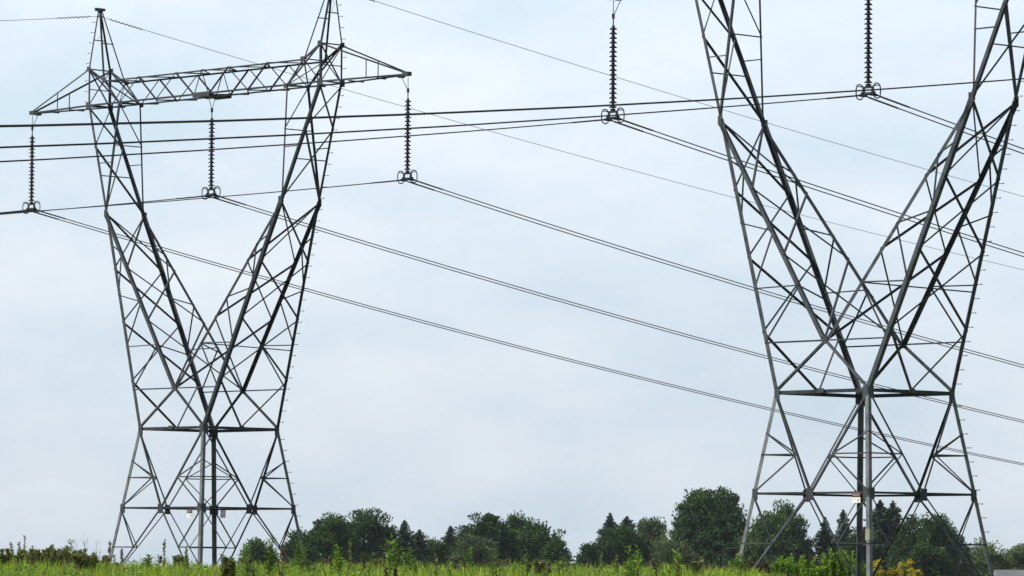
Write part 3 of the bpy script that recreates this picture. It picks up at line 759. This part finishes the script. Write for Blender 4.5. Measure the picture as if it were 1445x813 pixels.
def plant(kind, name, label, cat, group, px, pytop, D, hw=None, dz=0):
    p = at(px, pytop, D); g = float(gz(p.x, D)); h = max(.25, p.z - g)
    e = empty(name, (p.x, D, g - .03), rng.uniform(0, 6.28), label, cat, group)
    w = (hw or 8) / FPX * D
    if kind == 'weed' or kind == 'bright':
        m, V = leafy_mesh(h, 42, .23, 5, w * .75, up=.45, wd=.24, start=.3); m.build('stem', M['stem'], e); quads_obj('foliage', V, M['weed_bright' if kind == 'bright' else 'weed'], e)
    elif kind == 'feather':
        m, V = leafy_mesh(h, 130, .13, 1, 0, up=1.0, wd=.32, start=.3); m.build('stem', M['stem'], e); quads_obj('foliage', V, M['brush'], e)
    elif kind == 'stalk':
        m, V = leafy_mesh(h, 26, .14, 1, 0, lean=rng.uniform(-.25, .25), wd=.3, start=.6); m.build('stem', M['deadstem'], e); quads_obj('foliage', V, M['weed'], e)
        n = 46; c = np.stack([rng.normal(size=n) * .016, rng.normal(size=n) * .016, h * rng.uniform(.80, 1.0, n)], 1)
        quads_obj('seed_head', leaf_arrays(c, rand_dirs(n) + np.array([0, 0, .8]), rand_dirs(n), np.full(n, .055), np.full(n, .035)), M['brown'], e)
    elif kind == 'arch':
        m, V = leafy_mesh(h, 90, .20, 3, w * .7, lean=.30, up=.2, wd=.16, start=.3); m.build('stem', M['stem'], e); quads_obj('foliage', V, M['weed'], e)
    elif kind == 'twig':
        m = MB()
        for s in range(5):
            a = rng.uniform(0, 6.28); r = w * rng.uniform(.1, .7); hh = h * rng.uniform(.6, 1) if s else h
            dx, dy = math.cos(a) * r, math.sin(a) * r
            m.tube([(0, 0, 0), (dx * .5, dy * .5, hh * .5), (dx, dy, hh)], [.008, .006, .002], 4)
            for q in range(9):
                t = rng.uniform(.35, .95); bx, by, bz = dx * t, dy * t, hh * t; aa = rng.uniform(0, 6.28); l = rng.uniform(.1, .28) * h * .7
                m.tube([(bx, by, bz), (bx + math.cos(aa) * l * .5, by + math.sin(aa) * l * .5, bz + l * .8)], [.004, .0015], 3)
        m.build('branches', M['twig'], e)
    elif kind in ('brush', 'shrub', 'brownbrush', 'goldenrod'):
        ns = 12 if kind != 'goldenrod' else 8
        m, V = leafy_mesh(h * .97, {'brush': 330, 'brownbrush': 200, 'shrub': 170, 'goldenrod': 120}[kind], {'brush': .15, 'brownbrush': .15, 'shrub': .19, 'goldenrod': .14}[kind], ns, w * .85, up=.6, wd=.34 if kind != 'goldenrod' else .2, start=.08 if kind in ('shrub', 'goldenrod') else .38)
        m.build('stem', M['stem'], e)
        quads_obj('foliage', V, M[{'brush': 'brush', 'brownbrush': 'brown', 'shrub': 'weed_bright', 'goldenrod': 'weed'}[kind]], e)
        if kind == 'goldenrod':
            F = []
            for s in range(12):
                ax, ay = rng.uniform(-1, 1, 2) * w * 1.05; n = 60; z0 = h * rng.uniform(.66, .98)
                t = rng.random(n); rr = .12 * (1 - t) + .03
                a_ = rng.uniform(0, 6.28, n)
                c = np.stack([ax + np.cos(a_) * rr * rng.random(n) ** .5 + t * .05, ay + np.sin(a_) * rr * rng.random(n) ** .5, z0 - .08 + t * .09], 1)
                quads_obj('flower_head', leaf_arrays(c, rand_dirs(n) + np.array([0, 0, .5]), rand_dirs(n), np.full(n, .045), np.full(n, .036)), M['flower'], e)
    return e
GW = 'weeds standing up out of the meadow grass'; GB = 'brush along the left of the field'; GS = 'shrubs under the right tower'; GG = 'goldenrod under the right tower'
ordw = ['first', 'second', 'third', 'fourth', 'fifth', 'sixth', 'seventh', 'eighth', 'ninth', 'tenth', 'eleventh', 'twelfth', 'thirteenth', 'fourteenth']
for i, (px, py, hw) in enumerate([(-8, 776, 14), (8, 779, 12), (22, 777, 12), (38, 778, 12), (50, 775, 13), (64, 778, 12), (76, 779, 12), (92, 772, 13), (104, 779, 11), (124, 783, 11), (146, 787, 9)]):
    plant('brush', 'brush_bush', 'brownish green bush, %s from the left edge in the brush left of the left tower' % ordw[i], 'bush', GB, px, py - 5, 97 + (i * 7) % 9, hw * 2.0)
for i, (px, py) in enumerate([(35, 756), (16, 764), (27, 765), (46, 770), (155, 763), (232, 761), (172, 774), (74, 768)]):
    plant('feather', 'plume_weed', ['tall feathery plume weed, tallest above the left brush', 'thin spike weed nearest the left edge of the brush', 'thin spike weed between the edge spike and the tall plume',
          'short spike weed just right of the tall feathery plume', 'ragged upright weed touching the left leg of the left tower', 'leaning dark plume weed between the feet of the left tower',
          'pale weed just right of the left tower left leg', 'thin weed rising over the middle of the left brush'][i], 'weed', GW, px, py, 104, 6)
plant('weed', 'weed', 'dense dark green leafy weed, tallest at the right end of the left brush', 'weed', GB, 94, 761, 104, 16)
for i, (px, py) in enumerate([(122, 752), (109, 758), (136, 761)]):
    plant('twig', 'dry_twigs', ['tallest bare pale twigs right of the left brush', 'bare pale twigs next to the dark leafy weed', 'bare pale twigs nearest the left tower'][i], 'dry plant', GB, px, py, 108, 10)
mid = [('bright', 345, 768, 95, 8, 'slim bright weed at the left end of the low tree behind the left tower'), ('weed', 378, 757, 92, 10, 'tall yellowish leafy weed between the right legs of the left tower'),
       ('stalk', 399, 771, 84, 8, 'dark stalk with a leafy top standing below the left tower right foot'), ('weed', 419, 760, 96, 6, 'narrow brown-tipped weed at the right leg of the left tower'),
       ('arch', 440, 768, 92, 14, 'arching weed with drooping narrow leaves right of the left tower'), ('bright', 478, 768, 94, 6, 'pale upright weed in front of the flat-topped tree'),
       ('feather', 494, 757, 96, 5, 'thin curved weed before the largest round tree of the left clump'), ('stalk', 514, 780, 80, 6, 'dark stalk with round seed head before the left tree clump'),
       ('bright', 555, 755, 93, 12, 'tall pale green leafy weed at the right of the round tree clump'), ('weed', 578, 770, 95, 6, 'short weed in front of the dark conifer pair'),
       ('stalk', 643, 783, 82, 5, 'thin dark stalk in the grass below the central trees'), ('weed', 660, 771, 96, 6, 'yellow-brown weed before the grey green bushy tree'),
       ('arch', 704, 770, 80, 16, 'large leaning weed with dark stem, biggest in the central grass'), ('stalk', 746, 784, 80, 8, 'left of three dark stalks right of the large leaning weed'),
       ('stalk', 758, 786, 79, 8, 'middle of three dark stalks right of the large leaning weed'), ('stalk', 775, 787, 80, 6, 'right of three dark stalks right of the large leaning weed'),
       ('weed', 355, 794, 78, 6, 'short dark weed in the grass left of the left tower right foot'), ('bright', 897, 769, 84, 12, 'bushy bright weed in front of the dark spreading tree'),
       ('bright', 957, 776, 92, 7, 'upright bright weed in front of the tallest tree'), ('feather', 990, 785, 95, 6, 'small brown spike weed below the tallest tree'),
       ('stalk', 545, 796, 76, 5, 'short dark stalk at the bottom edge below the round tree clump'), ('stalk', 558, 795, 76, 5, 'dark stalk at the bottom edge right of the short one below the round trees'),
       ('feather', 263, 770, 106, 10, 'low sprawling weed at the near leg of the left tower'), ('brush', 256, 781, 108, 12, 'grey green bush at the near leg of the left tower'),
       ('bright', 1035, 789, 98, 10, 'bright low weed at the left foot of the right tower'), ('feather', 870, 782, 96, 5, 'small spike weed below the dark spreading tree'),
       ('bright', 325, 783, 90, 6, 'small weed with dark base right of the left tower centre legs'), ('stalk', 352, 785, 84, 6, 'dark curled stalk below the small rounded tree')]
for k, px, py, D, hw, lb in mid: plant(k, {'stalk': 'dry_stalk', 'arch': 'arching_weed', 'brush': 'brush_bush', 'feather': 'plume_weed'}.get(k, 'weed'), lb, 'weed', GW, px, py, D, hw)
ordn = ordw[:14] + ['fifteenth', 'sixteenth', 'seventeenth', 'eighteenth', 'nineteenth', 'twentieth', 'twenty-first', 'twenty-second', 'twenty-third', 'twenty-fourth']
for i in range(24):
    k = ['feather', 'weed', 'stalk', 'feather', 'brush', 'weed'][i % 6]; D = rng.uniform(80, 102); px = 160 + i * 38 + rng.uniform(-12, 12)
    kd = {'feather': 'spiky', 'weed': 'leafy', 'stalk': 'dark stalked', 'brush': 'bushy'}[k]
    plant(k, {'stalk': 'dry_stalk', 'brush': 'brush_bush', 'feather': 'plume_weed'}.get(k, 'weed'), 'small %s tuft barely above the meadow grass, %s small tuft from the left' % (kd, ordn[i]), 'weed', 'small weed tufts in the meadow', px, rng.uniform(778, 792), D, rng.uniform(4, 9))
for i, (px, py, hw) in enumerate([(1050, 790, 12), (1068, 788, 12), (1086, 791, 12), (1150, 782, 14)]):
    plant('brownbrush', 'withered_bush', ['withered brown bush at the left foot of the right tower', 'withered brown bush right of the left foot of the right tower', 'withered brown bush left of the green shrubs under the right tower',
          'brownish bush among the green shrubs under the right tower'][i], 'bush', GS, px, py, 131 + i, hw)
for i, (px, py, hw, D) in enumerate([(1104, 782, 14, 130), (1122, 780, 13, 133), (1138, 784, 12, 129), (1164, 779, 12, 132), (1180, 770, 15, 130), (1198, 775, 14, 133), (1214, 786, 12, 128), (1152, 797, 14, 118), (1232, 790, 12, 130)]):
    plant('shrub', 'green_shrub', ['bright green shrub, leftmost under the right tower', 'bright green shrub, second from left under the right tower', 'green shrub beside the brownish bush under the right tower',
          'green shrub just left of the tallest shrub under the right tower', 'tallest bright green shrub, left of the centre leg of the right tower', 'bright green shrub between the tallest shrub and the centre leg',
          'low green shrub touching the centre leg of the right tower', 'low pale green shrub in front, below the other shrubs of the right tower', 'green shrub between the centre leg and the goldenrod'][i], 'shrub', GS, px, py, D, hw)
for i, (px, py, hw, D) in enumerate([(1236, 786, 9, 127), (1262, 791, 10, 129), (1277, 786, 11, 131), (1290, 798, 9, 127), (1252, 800, 9, 125), (1330, 808, 6, 130)]):
    plant('goldenrod', 'goldenrod', ['goldenrod with yellow plumes nearest the centre leg of the right tower', 'goldenrod clump in the middle of the yellow flowers', 'tallest goldenrod clump with orange yellow plumes, right of centre',
          'low goldenrod clump at the right end of the yellow flowers', 'low goldenrod at the bottom edge below the yellow clump', 'small single goldenrod apart from the others at far right'][i], 'wildflower', GG, px, py, D, hw)

# ------------------------------------------------------------------ thin summer haze
HZ = 0.00005
hm = bpy.data.materials.new('haze_air'); hm.use_nodes = True; hn = hm.node_tree; hn.nodes.clear()
pv = hn.nodes.new('ShaderNodeVolumePrincipled'); ho = hn.nodes.new('ShaderNodeOutputMaterial'); hn.links.new(pv.outputs[0], ho.inputs['Volume'])
pv.inputs['Color'].default_value = (.80, .90, 1, 1); pv.inputs['Density'].default_value = HZ
m = MB(); m.box((0, 300, 10), 900, 900, 29); o = m.build('haze', hm); tag(o, kind='stuff')

# ------------------------------------------------------------------ render settings
sc.render.engine = 'CYCLES'; sc.cycles.max_bounces = 6; sc.cycles.transparent_max_bounces = 6
